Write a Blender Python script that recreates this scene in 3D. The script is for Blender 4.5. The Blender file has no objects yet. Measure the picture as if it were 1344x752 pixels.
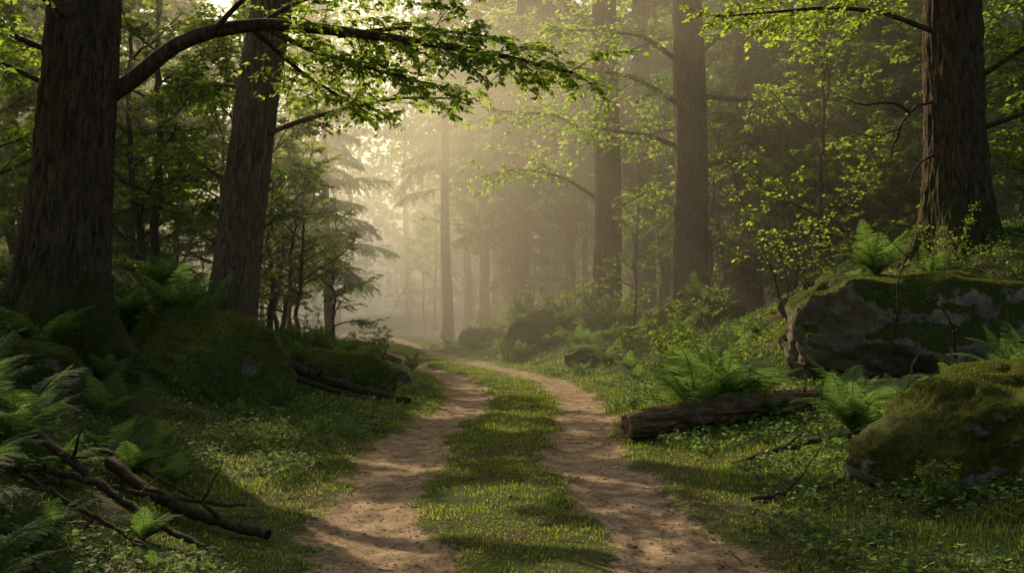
import bpy, bmesh, math
import numpy as np
from mathutils import Vector
rng=np.random.default_rng(11)
scene=bpy.context.scene
col=scene.collection
R=math.radians
# ------------------------------------------------------------------ noise
def _h(i,j,k):
    n=(i*374761393+j*668265263+k*1274126177)&0xffffffff
    n=((n^(n>>13))*1274126177)&0xffffffff
    n=(n^(n>>16))&0xffffffff
    return n/4294967295.0
def vn(p):
    p=np.asarray(p,dtype=np.float64); f=np.floor(p); i=f.astype(np.int64); u=p-f; u=u*u*(3-2*u)
    x,y,z=i[...,0],i[...,1],i[...,2]; a,b,c=u[...,0],u[...,1],u[...,2]
    def L(s,t,w): return s+(t-s)*w
    return L(L(L(_h(x,y,z),_h(x+1,y,z),a),L(_h(x,y+1,z),_h(x+1,y+1,z),a),b),
             L(L(_h(x,y,z+1),_h(x+1,y,z+1),a),L(_h(x,y+1,z+1),_h(x+1,y+1,z+1),a),b),c)*2-1
def fbm(p,o=4):
    p=np.asarray(p,dtype=np.float64); s=0;a=1;t=0
    for k in range(o):
        s=s+a*vn(p+17.3*k); t+=a; a*=.5; p=p*2.03
    return s/t
def n2(x,y,f,o=3,z=0.0):
    return fbm(np.stack([x*f,y*f,np.full_like(x,z)],-1),o)
def sst(a,b,x):
    t=np.clip((x-a)/(b-a),0,1); return t*t*(3-2*t)
def norm(a): return a/(np.linalg.norm(a,axis=-1,keepdims=True)+1e-9)
# ------------------------------------------------------------------ terrain
_py=np.array([-40,3,5.7,8.2,11.5,16.3,21.8,28,39,56,90,150,300.])
_px=np.array([1.5,.35,.17,-.08,-.2,.22,-.05,-1.7,-4.2,-7.4,-16,-35,-80.])
_yy=np.linspace(-40,300,3401); _xx=np.interp(_yy,_py,_px)
_k=np.hanning(41);_k/=_k.sum(); _xs=np.convolve(np.pad(_xx,20,mode='edge'),_k,'valid')
def pc(y): return np.interp(y,_yy,_xs)
def pathmask(x,y):
    u=x-pc(y); a=np.abs(u)
    e=.26*n2(x,y,1.3,3,3.1)+.2*n2(x,y,5,3,9.)
    return sst(.38,.78,a+e)*(1-sst(1.12,1.62,a+e))
def H(x,y):
    x=np.asarray(x,float); y=np.asarray(y,float)
    u=x-pc(y); d=np.abs(u)
    w=sst(1.5,4.2,d)
    g=lambda cx,cy,sx,sy,h: h*np.exp(-.5*(((x-cx)/sx)**2+((y-cy)/sy)**2))
    z=w*(g(-7.0,16,1.45,4.8,1.9)+g(8.6,18,2.8,4.2,2.4)*(.26+.74*sst(13.4,15.8,y+.25*(x-6)))+g(-3.6,6.2,1.2,1.8,.45)+g(4.6,9,1.5,2.2,.15)
         +g(-12,24,4,7,1.2)+g(14,30,5,9,1.8)+g(5,33,2.5,6,.9)+g(1.8,36,2,5,.5))
    z=z+sst(1.4,6,d)*(.18+.35*n2(x,y,.13,3)+.14*n2(x,y,.6,3))
    z=z+sst(25,90,y)*sst(3,25,d)*1.8
    z=z-.05*pathmask(x,y)+.02*n2(x,y,3.,3)+.01*n2(x,y,11.,2)
    return z
def hz(x,y): return float(H(np.array([x]),np.array([y]))[0])
# ------------------------------------------------------------------ mesh builder
class MB:
    def __init__(s): s.v=[];s.q=[];s.t=[];s.qm=[];s.tm=[];s.n=0
    def add(s,v,q=None,t=None,m=0):
        v=np.asarray(v,float).reshape(-1,3)
        if q is not None:
            q=np.asarray(q,np.int64).reshape(-1,4)+s.n; s.q.append(q); s.qm.append(np.full(len(q),m))
        if t is not None:
            t=np.asarray(t,np.int64).reshape(-1,3)+s.n; s.t.append(t); s.tm.append(np.full(len(t),m))
        s.v.append(v); s.n+=len(v)
    def mesh(s,name,mats,smooth=False):
        v=np.concatenate(s.v) if s.v else np.zeros((0,3))
        q=np.concatenate(s.q) if s.q else np.zeros((0,4),np.int64)
        t=np.concatenate(s.t) if s.t else np.zeros((0,3),np.int64)
        me=bpy.data.meshes.new(name)
        me.vertices.add(len(v)); me.vertices.foreach_set('co',v.astype(np.float32).ravel())
        li=np.concatenate([q.ravel(),t.ravel()]).astype(np.int32)
        me.loops.add(len(li)); me.loops.foreach_set('vertex_index',li)
        me.polygons.add(len(q)+len(t))
        ls=np.concatenate([np.arange(len(q))*4,len(q)*4+np.arange(len(t))*3]).astype(np.int32)
        me.polygons.foreach_set('loop_start',ls)
        mi=np.concatenate((s.qm+s.tm) or [np.zeros(0)]).astype(np.int32)
        for m in mats: me.materials.append(m)
        me.polygons.foreach_set('material_index',mi)
        me.polygons.foreach_set('use_smooth',np.full(len(q)+len(t),smooth))
        me.update(calc_edges=True); me.validate()
        return me
def tube(mb,path,rad,seg=6,m=0,disp=None):
    path=np.asarray(path,float); k=len(path); rad=np.broadcast_to(rad,(k,))
    t=norm(np.gradient(path,axis=0)); mean=np.abs(t.mean(0)); ref=np.zeros(3); ref[np.argmin(mean)]=1
    a=norm(np.cross(t,ref)); b=np.cross(t,a)
    th=np.linspace(0,2*np.pi,seg,endpoint=False)
    r=rad[:,None]*np.ones(seg)[None]
    dirs=a[:,None]*np.cos(th)[None,:,None]+b[:,None]*np.sin(th)[None,:,None]
    v=path[:,None]+dirs*r[...,None]
    if disp is not None: v=v+dirs*disp(v,path,th)[...,None]
    i=np.arange(k-1)[:,None]*seg; j=np.arange(seg)[None]; j2=(j+1)%seg
    q=np.stack([i+j,i+j2,i+seg+j2,i+seg+j],-1)
    mb.add(v.reshape(-1,3),q=q.reshape(-1,4),m=m)
    return v
def curve(st,d,L,n,wig=.15,grav=0.,r=rng):
    p=np.array(st,float); d=norm(np.array(d,float)); o=[p.copy()]; s=L/(n-1)
    for _ in range(n-1):
        d=norm(d+r.normal(0,wig,3)+np.array([0,0,grav])); p=p+d*s; o.append(p.copy())
    return np.array(o)
def resample(pts,n):
    pts=np.asarray(pts,float); s=np.concatenate([[0],np.cumsum(np.linalg.norm(np.diff(pts,axis=0),axis=1))])
    u=np.linspace(0,s[-1],n*4); q=np.stack([np.interp(u,s,pts[:,i]) for i in range(3)],1)
    k=max(3,(n*4)//len(pts)//2*2+1); ker=np.hanning(k+2)[1:-1]; ker/=ker.sum()
    q=np.stack([np.convolve(np.pad(q[:,i],k//2,mode='reflect',reflect_type='odd'),ker,'valid') for i in range(3)],1)
    return q[np.linspace(0,len(q)-1,n).astype(int)]
def leaf6(mb,P,D,N,L,W,m=0,droop=.15):
    P=np.asarray(P);n=len(P); D=norm(D); S=norm(np.cross(D,N)); N=np.cross(S,D)
    L=np.broadcast_to(L,(n,))[:,None]; W=np.broadcast_to(W,(n,))[:,None]
    v=np.stack([P,P+D*L-N*L*droop,P+D*L*.3+S*W*.5+N*W*.12,P+D*L*.68+S*W*.4+N*W*.08-N*L*droop*.4,
                P+D*L*.3-S*W*.5+N*W*.12,P+D*L*.68-S*W*.4+N*W*.08-N*L*droop*.4],1)
    b=np.arange(n)[:,None]*6
    q=np.concatenate([b+np.array([0,2,3,1]),b+np.array([0,1,5,4])])
    mb.add(v.reshape(-1,3),q=q,m=m)
def leaf4(mb,P,D,N,L,W,m=0):
    P=np.asarray(P);n=len(P); D=norm(D); S=norm(np.cross(D,N)); N=np.cross(S,D)
    L=np.broadcast_to(L,(n,))[:,None]; W=np.broadcast_to(W,(n,))[:,None]
    v=np.stack([P,P+D*L*.45+S*W*.5,P+D*L-N*L*.1,P+D*L*.45-S*W*.5],1)
    mb.add(v.reshape(-1,3),q=np.arange(n*4).reshape(-1,4),m=m)
def spray(mb,path,n,size,r,flat=.35,hi=True,t0=.1,upv=(0,0,1)):
    k=len(path); t=np.sort(r.uniform(t0,1,n))*(k-1); i=np.minimum(t.astype(int),k-2); f=(t-i)[:,None]
    P=path[i]*(1-f)+path[i+1]*f; T=norm(path[i+1]-path[i])
    S=norm(np.cross(T,np.array([0,0,1.])+r.normal(0,.1,3))); sg=np.where(np.arange(n)%2,1,-1)[:,None]
    D=norm(T*.55+S*sg*.8+r.normal(0,.28,(n,3))+np.array([0,0,-.12]))
    N=norm(np.array(upv)+r.normal(0,flat,(n,3)))
    L=size*r.uniform(.6,1.2,n)
    P=P+r.normal(0,size*.12,(n,3))
    (leaf6 if hi else leaf4)(mb,P,D,N,L,L*r.uniform(.55,.72,n))
def interp(path,t):
    x=t*(len(path)-1); i=min(int(x),len(path)-2); f=x-i
    return path[i]*(1-f)+path[i+1]*f, norm(path[i+1]-path[i])
def foliate(w,l,path,ntw,twl,size,nl,r,sub=3,hi=True,t0=.25,grav=-.05,rw=.008,spread=.9,upb=.0):
    for a in range(ntw):
        t=t0+(1-t0)*(a+r.uniform(0,1))/ntw; p,T=interp(path,min(t,.999))
        S=norm(np.cross(T,[0,0,1])); sg=1 if a%2 else -1
        d=T*.6+S*sg*spread*r.uniform(.4,1.1)+np.array([0,0,upb+r.normal(0,.22)])
        Lt=twl*r.uniform(.55,1.15)*(1.15-.5*t)
        tp=curve(p,d,Lt,6,.14,grav,r); tube(w,tp,np.linspace(rw,rw*.35,6),3)
        spray(l,tp,nl,size,r,hi=hi)
        for b in range(sub):
            p2,T2=interp(tp,r.uniform(.2,.9)); S2=norm(np.cross(T2,[0,0,1]))
            d2=T2*.6+S2*(1 if b%2 else -1)*.8+r.normal(0,.15,3)
            t2=curve(p2,d2,Lt*r.uniform(.3,.6),4,.12,grav,r); tube(w,t2,np.linspace(rw*.5,rw*.25,4),3)
            spray(l,t2,max(4,int(nl*.6)),size,r,hi=hi)
# ------------------------------------------------------------------ materials
def newmat(name):
    m=bpy.data.materials.new(name); m.use_nodes=True; nt=m.node_tree
    for n in list(nt.nodes): nt.nodes.remove(n)
    out=nt.nodes.new('ShaderNodeOutputMaterial'); b=nt.nodes.new('ShaderNodeBsdfPrincipled')
    nt.links.new(b.outputs[0],out.inputs[0]); b.inputs['Specular IOR Level'].default_value=.2
    return m,nt,b,out
def setin(nt,s,v):
    if isinstance(v,bpy.types.NodeSocket): nt.links.new(v,s)
    elif isinstance(v,(tuple,list)) and len(v)==3 and s.type=='RGBA': s.default_value=(*v,1)
    else: s.default_value=v
def coords(nt,sc=(1,1,1),which='Object'):
    t=nt.nodes.new('ShaderNodeTexCoord'); m=nt.nodes.new('ShaderNodeMapping'); m.inputs['Scale'].default_value=sc
    nt.links.new(t.outputs[which],m.inputs[0]); return m.outputs[0]
def worldpos(nt):
    return nt.nodes.new('ShaderNodeNewGeometry').outputs['Position']
def noise(nt,c,s,d=4,r=.55,dist=0):
    n=nt.nodes.new('ShaderNodeTexNoise'); nt.links.new(c,n.inputs['Vector'])
    n.inputs['Scale'].default_value=s;n.inputs['Detail'].default_value=d;n.inputs['Roughness'].default_value=r;n.inputs['Distortion'].default_value=dist
    return n.outputs['Fac']
def ramp(nt,f,stops):
    n=nt.nodes.new('ShaderNodeValToRGB'); e=n.color_ramp.elements
    while len(e)<len(stops): e.new(.5)
    for x,(p,c) in zip(e,stops):
        x.position=p; x.color=(*c,1) if isinstance(c,(tuple,list)) else (c,c,c,1)
    nt.links.new(f,n.inputs[0]); return n.outputs[0]
def mix(nt,f,a,b,bt='MIX'):
    n=nt.nodes.new('ShaderNodeMix'); n.data_type='RGBA'; n.blend_type=bt
    setin(nt,n.inputs[0],f); setin(nt,n.inputs[6],a); setin(nt,n.inputs[7],b); return n.outputs[2]
def math_(nt,op,a,b=0.,c=None,clamp=False):
    n=nt.nodes.new('ShaderNodeMath'); n.operation=op; n.use_clamp=clamp; setin(nt,n.inputs[0],a); setin(nt,n.inputs[1],b)
    if c is not None: setin(nt,n.inputs[2],c)
    return n.outputs[0]
def bump(nt,b,h,st=.5,dist=.02):
    n=nt.nodes.new('ShaderNodeBump'); n.inputs['Strength'].default_value=st;n.inputs['Distance'].default_value=dist
    nt.links.new(h,n.inputs['Height']); nt.links.new(n.outputs[0],b.inputs['Normal'])
def leafmat(name,stops,trans,tf=.5,rough=.55):
    m,nt,b,out=newmat(name); g=nt.nodes.new('ShaderNodeNewGeometry')
    oi=nt.nodes.new('ShaderNodeObjectInfo')
    cl=noise(nt,g.outputs['Position'],.9,2)
    f=math_(nt,'ADD',math_(nt,'MULTIPLY',g.outputs['Random Per Island'],.55),math_(nt,'MULTIPLY',cl,.45))
    f=math_(nt,'ADD',f,math_(nt,'MULTIPLY_ADD',oi.outputs['Random'],.16,-.08))
    c=ramp(nt,f,stops); nt.links.new(c,b.inputs['Base Color']); b.inputs['Roughness'].default_value=rough
    tr=nt.nodes.new('ShaderNodeBsdfTranslucent'); tc=mix(nt,1.,c,trans,'MULTIPLY'); nt.links.new(tc,tr.inputs[0])
    ms=nt.nodes.new('ShaderNodeMixShader'); ms.inputs[0].default_value=tf
    nt.links.new(b.outputs[0],ms.inputs[1]);nt.links.new(tr.outputs[0],ms.inputs[2]);nt.links.new(ms.outputs[0],out.inputs[0])
    return m
LEAF=leafmat('beech_leaf',[(.2,(.042,.078,.017)),(.5,(.080,.128,.027)),(.8,(.142,.18,.037))],(4.5,4.3,2.2),.56)
LEAFB=leafmat('young_leaf',[(.2,(.056,.10,.019)),(.5,(.106,.16,.032)),(.8,(.16,.195,.042))],(4.4,4.1,2.1),.57)
NEED=leafmat('conifer_needle',[(.2,(.028,.06,.026)),(.5,(.05,.096,.04)),(.8,(.08,.135,.052))],(2.8,3.0,2.2),.45)
FERN=leafmat('fern_leaf',[(.2,(.028,.062,.024)),(.5,(.05,.098,.032)),(.8,(.09,.14,.045))],(3.7,3.5,2.1),.5,.7)
GRASS=leafmat('grass_blade',[(.15,(.038,.068,.015)),(.5,(.082,.125,.027)),(.75,(.135,.165,.037)),(.95,(.21,.17,.08))],(3.9,3.6,1.9),.5)
GCOV=leafmat('ground_leaf',[(.2,(.030,.066,.022)),(.5,(.058,.106,.033)),(.8,(.115,.16,.05))],(3.7,3.5,2.2),.5,.6)
MOSSF=leafmat('moss_tuft',[(.2,(.032,.048,.008)),(.5,(.070,.092,.014)),(.8,(.145,.152,.026))],(2.8,2.5,1.3),.42,.8)
LITTER=leafmat('dry_leaf',[(.2,(.06,.033,.018)),(.5,(.14,.08,.042)),(.8,(.30,.19,.10))],(1.8,1.5,1.),.3,.6)
def barkmat(name,dark,light,mossamt=.5,zs=.16):
    m,nt,b,out=newmat(name); c=coords(nt,(1,1,zs)); c1=coords(nt)
    a=noise(nt,c,20,6,.65,.4); d=noise(nt,coords(nt,(1,1,.45)),50,4,.65); f=math_(nt,'ADD',math_(nt,'MULTIPLY',a,.6),math_(nt,'MULTIPLY',d,.4))
    cc=ramp(nt,f,[(.38,dark),(.5,tuple((x+y)/2.4 for x,y in zip(dark,light))),(.64,light)])
    big=noise(nt,c1,1.3,4,.6)
    cc=mix(nt,math_(nt,'MULTIPLY',ramp(nt,big,[(.4,0.),(.65,1.)]),.5),cc,tuple(x*.45 for x in light))
    sx=nt.nodes.new('ShaderNodeSeparateXYZ'); nt.links.new(c1,sx.inputs[0])
    hgt=math_(nt,'MULTIPLY_ADD',sx.outputs[2],-.3,mossamt)
    mk=math_(nt,'ADD',hgt,math_(nt,'MULTIPLY_ADD',noise(nt,c1,3.,5,.65),1.6,-.95),clamp=True)
    mk=ramp(nt,mk,[(.1,0.),(.45,1.)])
    mossc=ramp(nt,noise(nt,c1,30,3),[(.3,(.024,.034,.007)),(.7,(.075,.09,.016))])
    cc=mix(nt,math_(nt,'MULTIPLY',mk,.85),cc,mossc)
    nt.links.new(cc,b.inputs['Base Color']); b.inputs['Roughness'].default_value=.9; b.inputs['Specular IOR Level'].default_value=.15
    bump(nt,b,f,1.,.06); return m
BARK=barkmat('furrowed_bark',(.015,.010,.007),(.21,.15,.095),.62,.22)
BARK2=barkmat('pine_bark',(.03,.021,.014),(.22,.16,.105),.3,.22)
BARK3=barkmat('pale_ridged_bark',(.045,.032,.021),(.38,.275,.18),.2,.2)
DEAD=barkmat('dead_wood',(.022,.015,.010),(.19,.13,.083),.25,1.)
def logmat():
    m,nt,b,out=newmat('rotting_bark'); c=coords(nt,(.25,1,1)); c1=coords(nt)
    a=noise(nt,c,16,6,.7,.5); f=math_(nt,'ADD',math_(nt,'MULTIPLY',a,.7),math_(nt,'MULTIPLY',noise(nt,c1,50,4,.6),.3))
    cc=ramp(nt,f,[(.36,(.04,.023,.013)),(.5,(.19,.115,.062)),(.64,(.42,.28,.165))])
    g=nt.nodes.new('ShaderNodeNewGeometry'); sx=nt.nodes.new('ShaderNodeSeparateXYZ'); nt.links.new(g.outputs['Normal'],sx.inputs[0])
    mk=ramp(nt,math_(nt,'ADD',math_(nt,'MULTIPLY',sx.outputs[2],.5),math_(nt,'MULTIPLY_ADD',noise(nt,c1,2.5,5,.7),2.,-1.08)),[(.35,0.),(.55,.9)])
    cc=mix(nt,mk,cc,(.08,.105,.018)); nt.links.new(cc,b.inputs['Base Color']); b.inputs['Roughness'].default_value=.9
    bump(nt,b,f,1.,.06); return m
LOGM=logmat()
def wood_end():
    m,nt,b,out=newmat('cut_wood'); c=coords(nt)
    w=nt.nodes.new('ShaderNodeTexNoise'); w.inputs['Scale'].default_value=9; w.inputs['Detail'].default_value=5; nt.links.new(c,w.inputs[0])
    cc=ramp(nt,w.outputs[0],[(.3,(.14,.08,.045)),(.7,(.5,.33,.19))]); nt.links.new(cc,b.inputs[0]); b.inputs['Roughness'].default_value=.85
    bump(nt,b,w.outputs[0],.8,.02); return m
CUT=wood_end()
def rockmat(name,bias,mg=1.):
    m,nt,b,out=newmat(name); c=worldpos(nt)
    a=noise(nt,c,1.8,6,.62,.4); d=noise(nt,c,13,6,.7); sp=noise(nt,c,60,3,.6)
    cc=ramp(nt,math_(nt,'ADD',math_(nt,'MULTIPLY',a,.5),math_(nt,'MULTIPLY',d,.5)),[(.3,(.06,.05,.038)),(.48,(.20,.172,.13)),(.6,(.38,.325,.25)),(.72,(.5,.44,.35))])
    cc=mix(nt,ramp(nt,sp,[(.45,0.),(.62,.6)]),cc,(.13,.11,.082))
    g=nt.nodes.new('ShaderNodeNewGeometry'); sx=nt.nodes.new('ShaderNodeSeparateXYZ'); nt.links.new(g.outputs['Normal'],sx.inputs[0])
    mk=math_(nt,'ADD',math_(nt,'MULTIPLY_ADD',sx.outputs[2],.75,bias),math_(nt,'MULTIPLY_ADD',noise(nt,c,2.6,5,.7),2.1,-1.05))
    mk=ramp(nt,mk,[(.33,0.),(.5,1.)])
    sc=lambda t: tuple(v*mg for v in t)
    mc=ramp(nt,noise(nt,c,22,5,.7),[(.3,sc((.030,.046,.008))),(.5,sc((.078,.10,.015))),(.72,sc((.16,.17,.027)))])
    cc=mix(nt,mk,cc,mc); nt.links.new(cc,b.inputs['Base Color']); b.inputs['Roughness'].default_value=.88; b.inputs['Specular IOR Level'].default_value=.2
    hh=math_(nt,'ADD',math_(nt,'MULTIPLY',d,.5),math_(nt,'MULTIPLY',math_(nt,'MULTIPLY',noise(nt,c,45,4,.7),mk),.8))
    bump(nt,b,hh,1.,.06); return m
ROCK=rockmat('mossy_granite',.34); ROCKM=rockmat('deep_moss_rock',.44,.85); ROCKV=rockmat('moss_blanket_rock',.56,1.4)
def groundmat():
    m,nt,b,out=newmat('forest_floor'); c=worldpos(nt)
    at=nt.nodes.new('ShaderNodeAttribute'); at.attribute_name='path'
    n1=noise(nt,c,5,5,.65); n2_=noise(nt,c,26,5,.7); n3=noise(nt,c,.7,3)
    soil=ramp(nt,math_(nt,'ADD',math_(nt,'MULTIPLY',n1,.6),math_(nt,'MULTIPLY',n2_,.4)),[(.34,(.10,.065,.037)),(.5,(.31,.215,.132)),(.64,(.54,.40,.265))])
    litter=ramp(nt,n2_,[(.3,(.028,.018,.010)),(.5,(.08,.05,.026)),(.7,(.15,.095,.05))])
    moss=ramp(nt,n2_,[(.3,(.027,.042,.009)),(.6,(.068,.095,.019)),(.75,(.105,.13,.028))])
    fl=mix(nt,ramp(nt,math_(nt,'ADD',math_(nt,'MULTIPLY',n1,.5),math_(nt,'MULTIPLY',n3,.5)),[(.45,0.),(.6,1.)]),moss,litter)
    pm=math_(nt,'ADD',at.outputs['Fac'],math_(nt,'MULTIPLY_ADD',n2_,1.3,-.65)); pm=ramp(nt,pm,[(.25,0.),(.65,1.)])
    cc=mix(nt,pm,fl,soil); nt.links.new(cc,b.inputs['Base Color']); b.inputs['Roughness'].default_value=.93; b.inputs['Specular IOR Level'].default_value=.15
    bump(nt,b,math_(nt,'ADD',n2_,math_(nt,'MULTIPLY',noise(nt,c,90,3,.7),.4)),.75,.022); return m
GROUND=groundmat()
def pebmat():
    m,nt,b,out=newmat('pebble'); g=nt.nodes.new('ShaderNodeNewGeometry')
    nt.links.new(ramp(nt,g.outputs['Random Per Island'],[(0.,(.12,.085,.06)),(.6,(.26,.19,.135)),(1.,(.38,.31,.24))]),b.inputs[0]); b.inputs['Roughness'].default_value=.85; return m
PEB=pebmat()
# ------------------------------------------------------------------ object helpers
def ob(name,me,parent=None,loc=None,kind=None,label=None,cat=None,group=None):
    o=bpy.data.objects.new(name,me); col.objects.link(o)
    if parent: o.parent=parent
    if loc is not None: o.location=loc
    if kind: o['kind']=kind
    if label: o['label']=label
    if cat: o['category']=cat
    if group: o['group']=group
    return o
def thing(name,loc,parts,label,cat,group=None,rz=0,sc=1,tilt=(0,0)):
    e=ob(name,None,None,loc,None,label,cat,group); e.empty_display_size=.3
    e.rotation_euler=(tilt[0],tilt[1],rz); e.scale=(sc,sc,sc)
    for pn,me in parts: ob(pn,me,e)
    return e
# ------------------------------------------------------------------ ground
def axis(seg):
    o=[]
    for a,b,s in seg: o.append(np.arange(a,b,s))
    return np.concatenate(o)
xs=axis([(-220,-60,12),(-60,-14,1.5),(-14,-4.5,.25),(-4.5,4.5,.06),(4.5,14,.25),(14,60,1.5),(60,221,12)])
ys=axis([(-60,-10,6),(-10,3,.4),(3,12,.06),(12,22,.1),(22,45,.25),(45,80,.8),(80,160,3),(160,341,15)])
X,Y=np.meshgrid(xs,ys); Z=H(X,Y)
nx,ny=len(xs),len(ys); i=np.arange(ny-1)[:,None]*nx; j=np.arange(nx-1)[None]
mb=MB(); mb.add(np.stack([X,Y,Z],-1),q=np.stack([i+j,i+j+1,i+nx+j+1,i+nx+j],-1).reshape(-1,4))
me=mb.mesh('ground',[GROUND],True)
at=me.attributes.new('path','FLOAT','POINT'); at.data.foreach_set('value',pathmask(X,Y).ravel().astype(np.float32))
ob('ground',me,kind='structure',label='forest floor with two worn earth wheel tracks')
# ------------------------------------------------------------------ grass etc
def scatter(n,y0,y1,xl,xr,p=1.0):
    y=y0*(y1/y0)**(rng.uniform(0,1,n)**p); x=pc(y)+rng.uniform(xl,xr,n); return x,y
def grass(x,y,h,w):
    n=len(x); z=H(x,y)-.005; P=np.stack([x,y,z],1); th=rng.uniform(0,2*np.pi,n)
    S=np.stack([np.cos(th),np.sin(th),0*th],1); B=np.stack([-np.sin(th),np.cos(th),0*th],1)*rng.uniform(-1.3,1.3,n)[:,None]
    h=h[:,None]; w=w[:,None]; U=np.array([0,0,1.])
    v=np.stack([P-S*w,P+S*w,P+U*h*.6+B*h*.3+S*w*.8,P+U*h*.6+B*h*.3-S*w*.8,P+U*h*rng.uniform(.6,1,(n,1))+B*h*.9],1)
    b=np.arange(n)[:,None]*5; m=MB(); m.add(v.reshape(-1,3),q=b+np.array([0,1,2,3]),t=b+np.array([3,2,4])); return m
x,y=scatter(540000,3.4,48,-6.5,7.5,.9)
u=x-pc(y); pm=pathmask(x,y); dens=n2(x,y,.9,3,5.); d2=n2(x,y,3.5,3,15.)
keep=(rng.uniform(0,1,len(x))>pm*1.05)&((np.abs(u)<2.6)|(dens>-.2+.1*(np.abs(u)-2.6)))&(rng.uniform(0,1,len(x))<np.where(np.abs(u)<.6,.98,1-.08*np.abs(u)))
keep&=~((pm>.6)&(rng.uniform(0,1,len(x))<.75))&(rng.uniform(0,1,len(x))<.9+1.2*d2)
x,y=x[keep],y[keep]; au=np.abs(x-pc(y))
h=rng.uniform(.014,.042,len(x))*(1+.9*sst(1.5,3,au))*(1+.9*n2(x,y,2.,2))*(1+.02*y); w=(.0017+.0003*y)*rng.uniform(.7,1.3,len(x))
ob('grass',grass(x,y,h,w).mesh('grass',[GRASS]),kind='stuff',label='short green woodland grass beside and between the ruts')
def groundcover(m,n,xl,xr,y0,y1,cond,smin=.02,smax=.05,hm=.2):
    x,y=scatter(n,y0,y1,xl,xr,.85); k=cond(x,y); x,y=x[k],y[k]
    per=7
    X=np.repeat(x,per)+rng.normal(0,.045,len(x)*per)*(1); Yy=np.repeat(y,per)+rng.normal(0,.045,len(x)*per)
    hh=np.repeat(rng.uniform(.03,hm,len(x)),per)*rng.uniform(.4,1,len(X))
    P=np.stack([X,Yy,H(X,Yy)+hh],1); th=rng.uniform(0,6.28,len(X)); D=np.stack([np.cos(th),np.sin(th),rng.normal(-.1,.3,len(X))],1)
    N=norm(np.array([0,0,1.])+rng.normal(0,.35,(len(X),3))); L=rng.uniform(smin,smax,len(X))*(1+.03*Yy)
    leaf4(m,P,D,N,L,L*.7)
gc=MB()
groundcover(gc,62000,-9,10,3.4,45,lambda x,y:(np.abs(x-pc(y))>1.75+.6*n2(x,y,1.,2,2.))&(n2(x,y,.8,3,7.)>-.26))
ob('undergrowth',gc.mesh('undergrowth',[GCOV]),kind='stuff',label='low leafy ground cover plants on the verges')
x,y=scatter(32000,3.4,30,-6,7,1.); k=(pathmask(x,y)>.3)&(rng.uniform(0,1,len(x))<.7)|(np.abs(x-pc(y))>1.5)&(rng.uniform(0,1,len(x))<.6)|(rng.uniform(0,1,len(x))<.25); x,y=x[k],y[k]
n=len(x); th=rng.uniform(0,6.28,n); m=MB()
leaf6(m,np.stack([x,y,H(x,y)+.006+rng.uniform(0,.02,n)*(np.abs(x-pc(y))>1.5)],1),np.stack([np.cos(th),np.sin(th),rng.normal(0,.08,n)],1),norm(np.array([0,0,1.])+rng.normal(0,.15,(n,3))),rng.uniform(.012,.045,n),rng.uniform(.008,.026,n))
ob('leaf_litter',m.mesh('leaf_litter',[LITTER]),kind='stuff',label='dry brown fallen leaves')
m=MB()
for a in range(380):
    yy=3.6*(24/3.6)**rng.uniform(); xx=pc(yy)+rng.uniform(-4.5,4.5); th=rng.uniform(0,6.28)
    L=rng.uniform(.05,.3); c=curve((xx,yy,0),(math.cos(th),math.sin(th),0),L,5,.15,0); c[:,2]=H(c[:,0],c[:,1])+.008; tube(m,c,np.linspace(.004,.0015,5)*rng.uniform(.6,1.4),4)
ob('twigs',m.mesh('twigs',[DEAD]),kind='stuff',label='small fallen twigs scattered on the ground')
bm=bmesh.new(); bmesh.ops.create_icosphere(bm,subdivisions=1,radius=1); iv=np.array([v.co[:] for v in bm.verts]); it=np.array([[v.index for v in f.verts] for f in bm.faces]); bm.free()
x,y=scatter(5000,3.4,22,-1.6,1.6); k=pathmask(x,y)>.4; x,y=x[k],y[k]; n=len(x)
s=rng.uniform(.002,.006,n)**1.0*(1+rng.pareto(3,n)*.5); s=np.minimum(s,.02); P=np.stack([x,y,H(x,y)+s*.05],1)
V=P[:,None]+iv[None]*s[:,None,None]*rng.uniform(.6,1.3,(n,1,3))*np.array([1,1,.6]); m=MB(); m.add(V.reshape(-1,3),t=(np.arange(n)[:,None,None]*len(iv)+it[None]).reshape(-1,3))
ob('gravel',m.mesh('gravel',[PEB],True),kind='stuff',label='small stones on the earth ruts')
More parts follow.
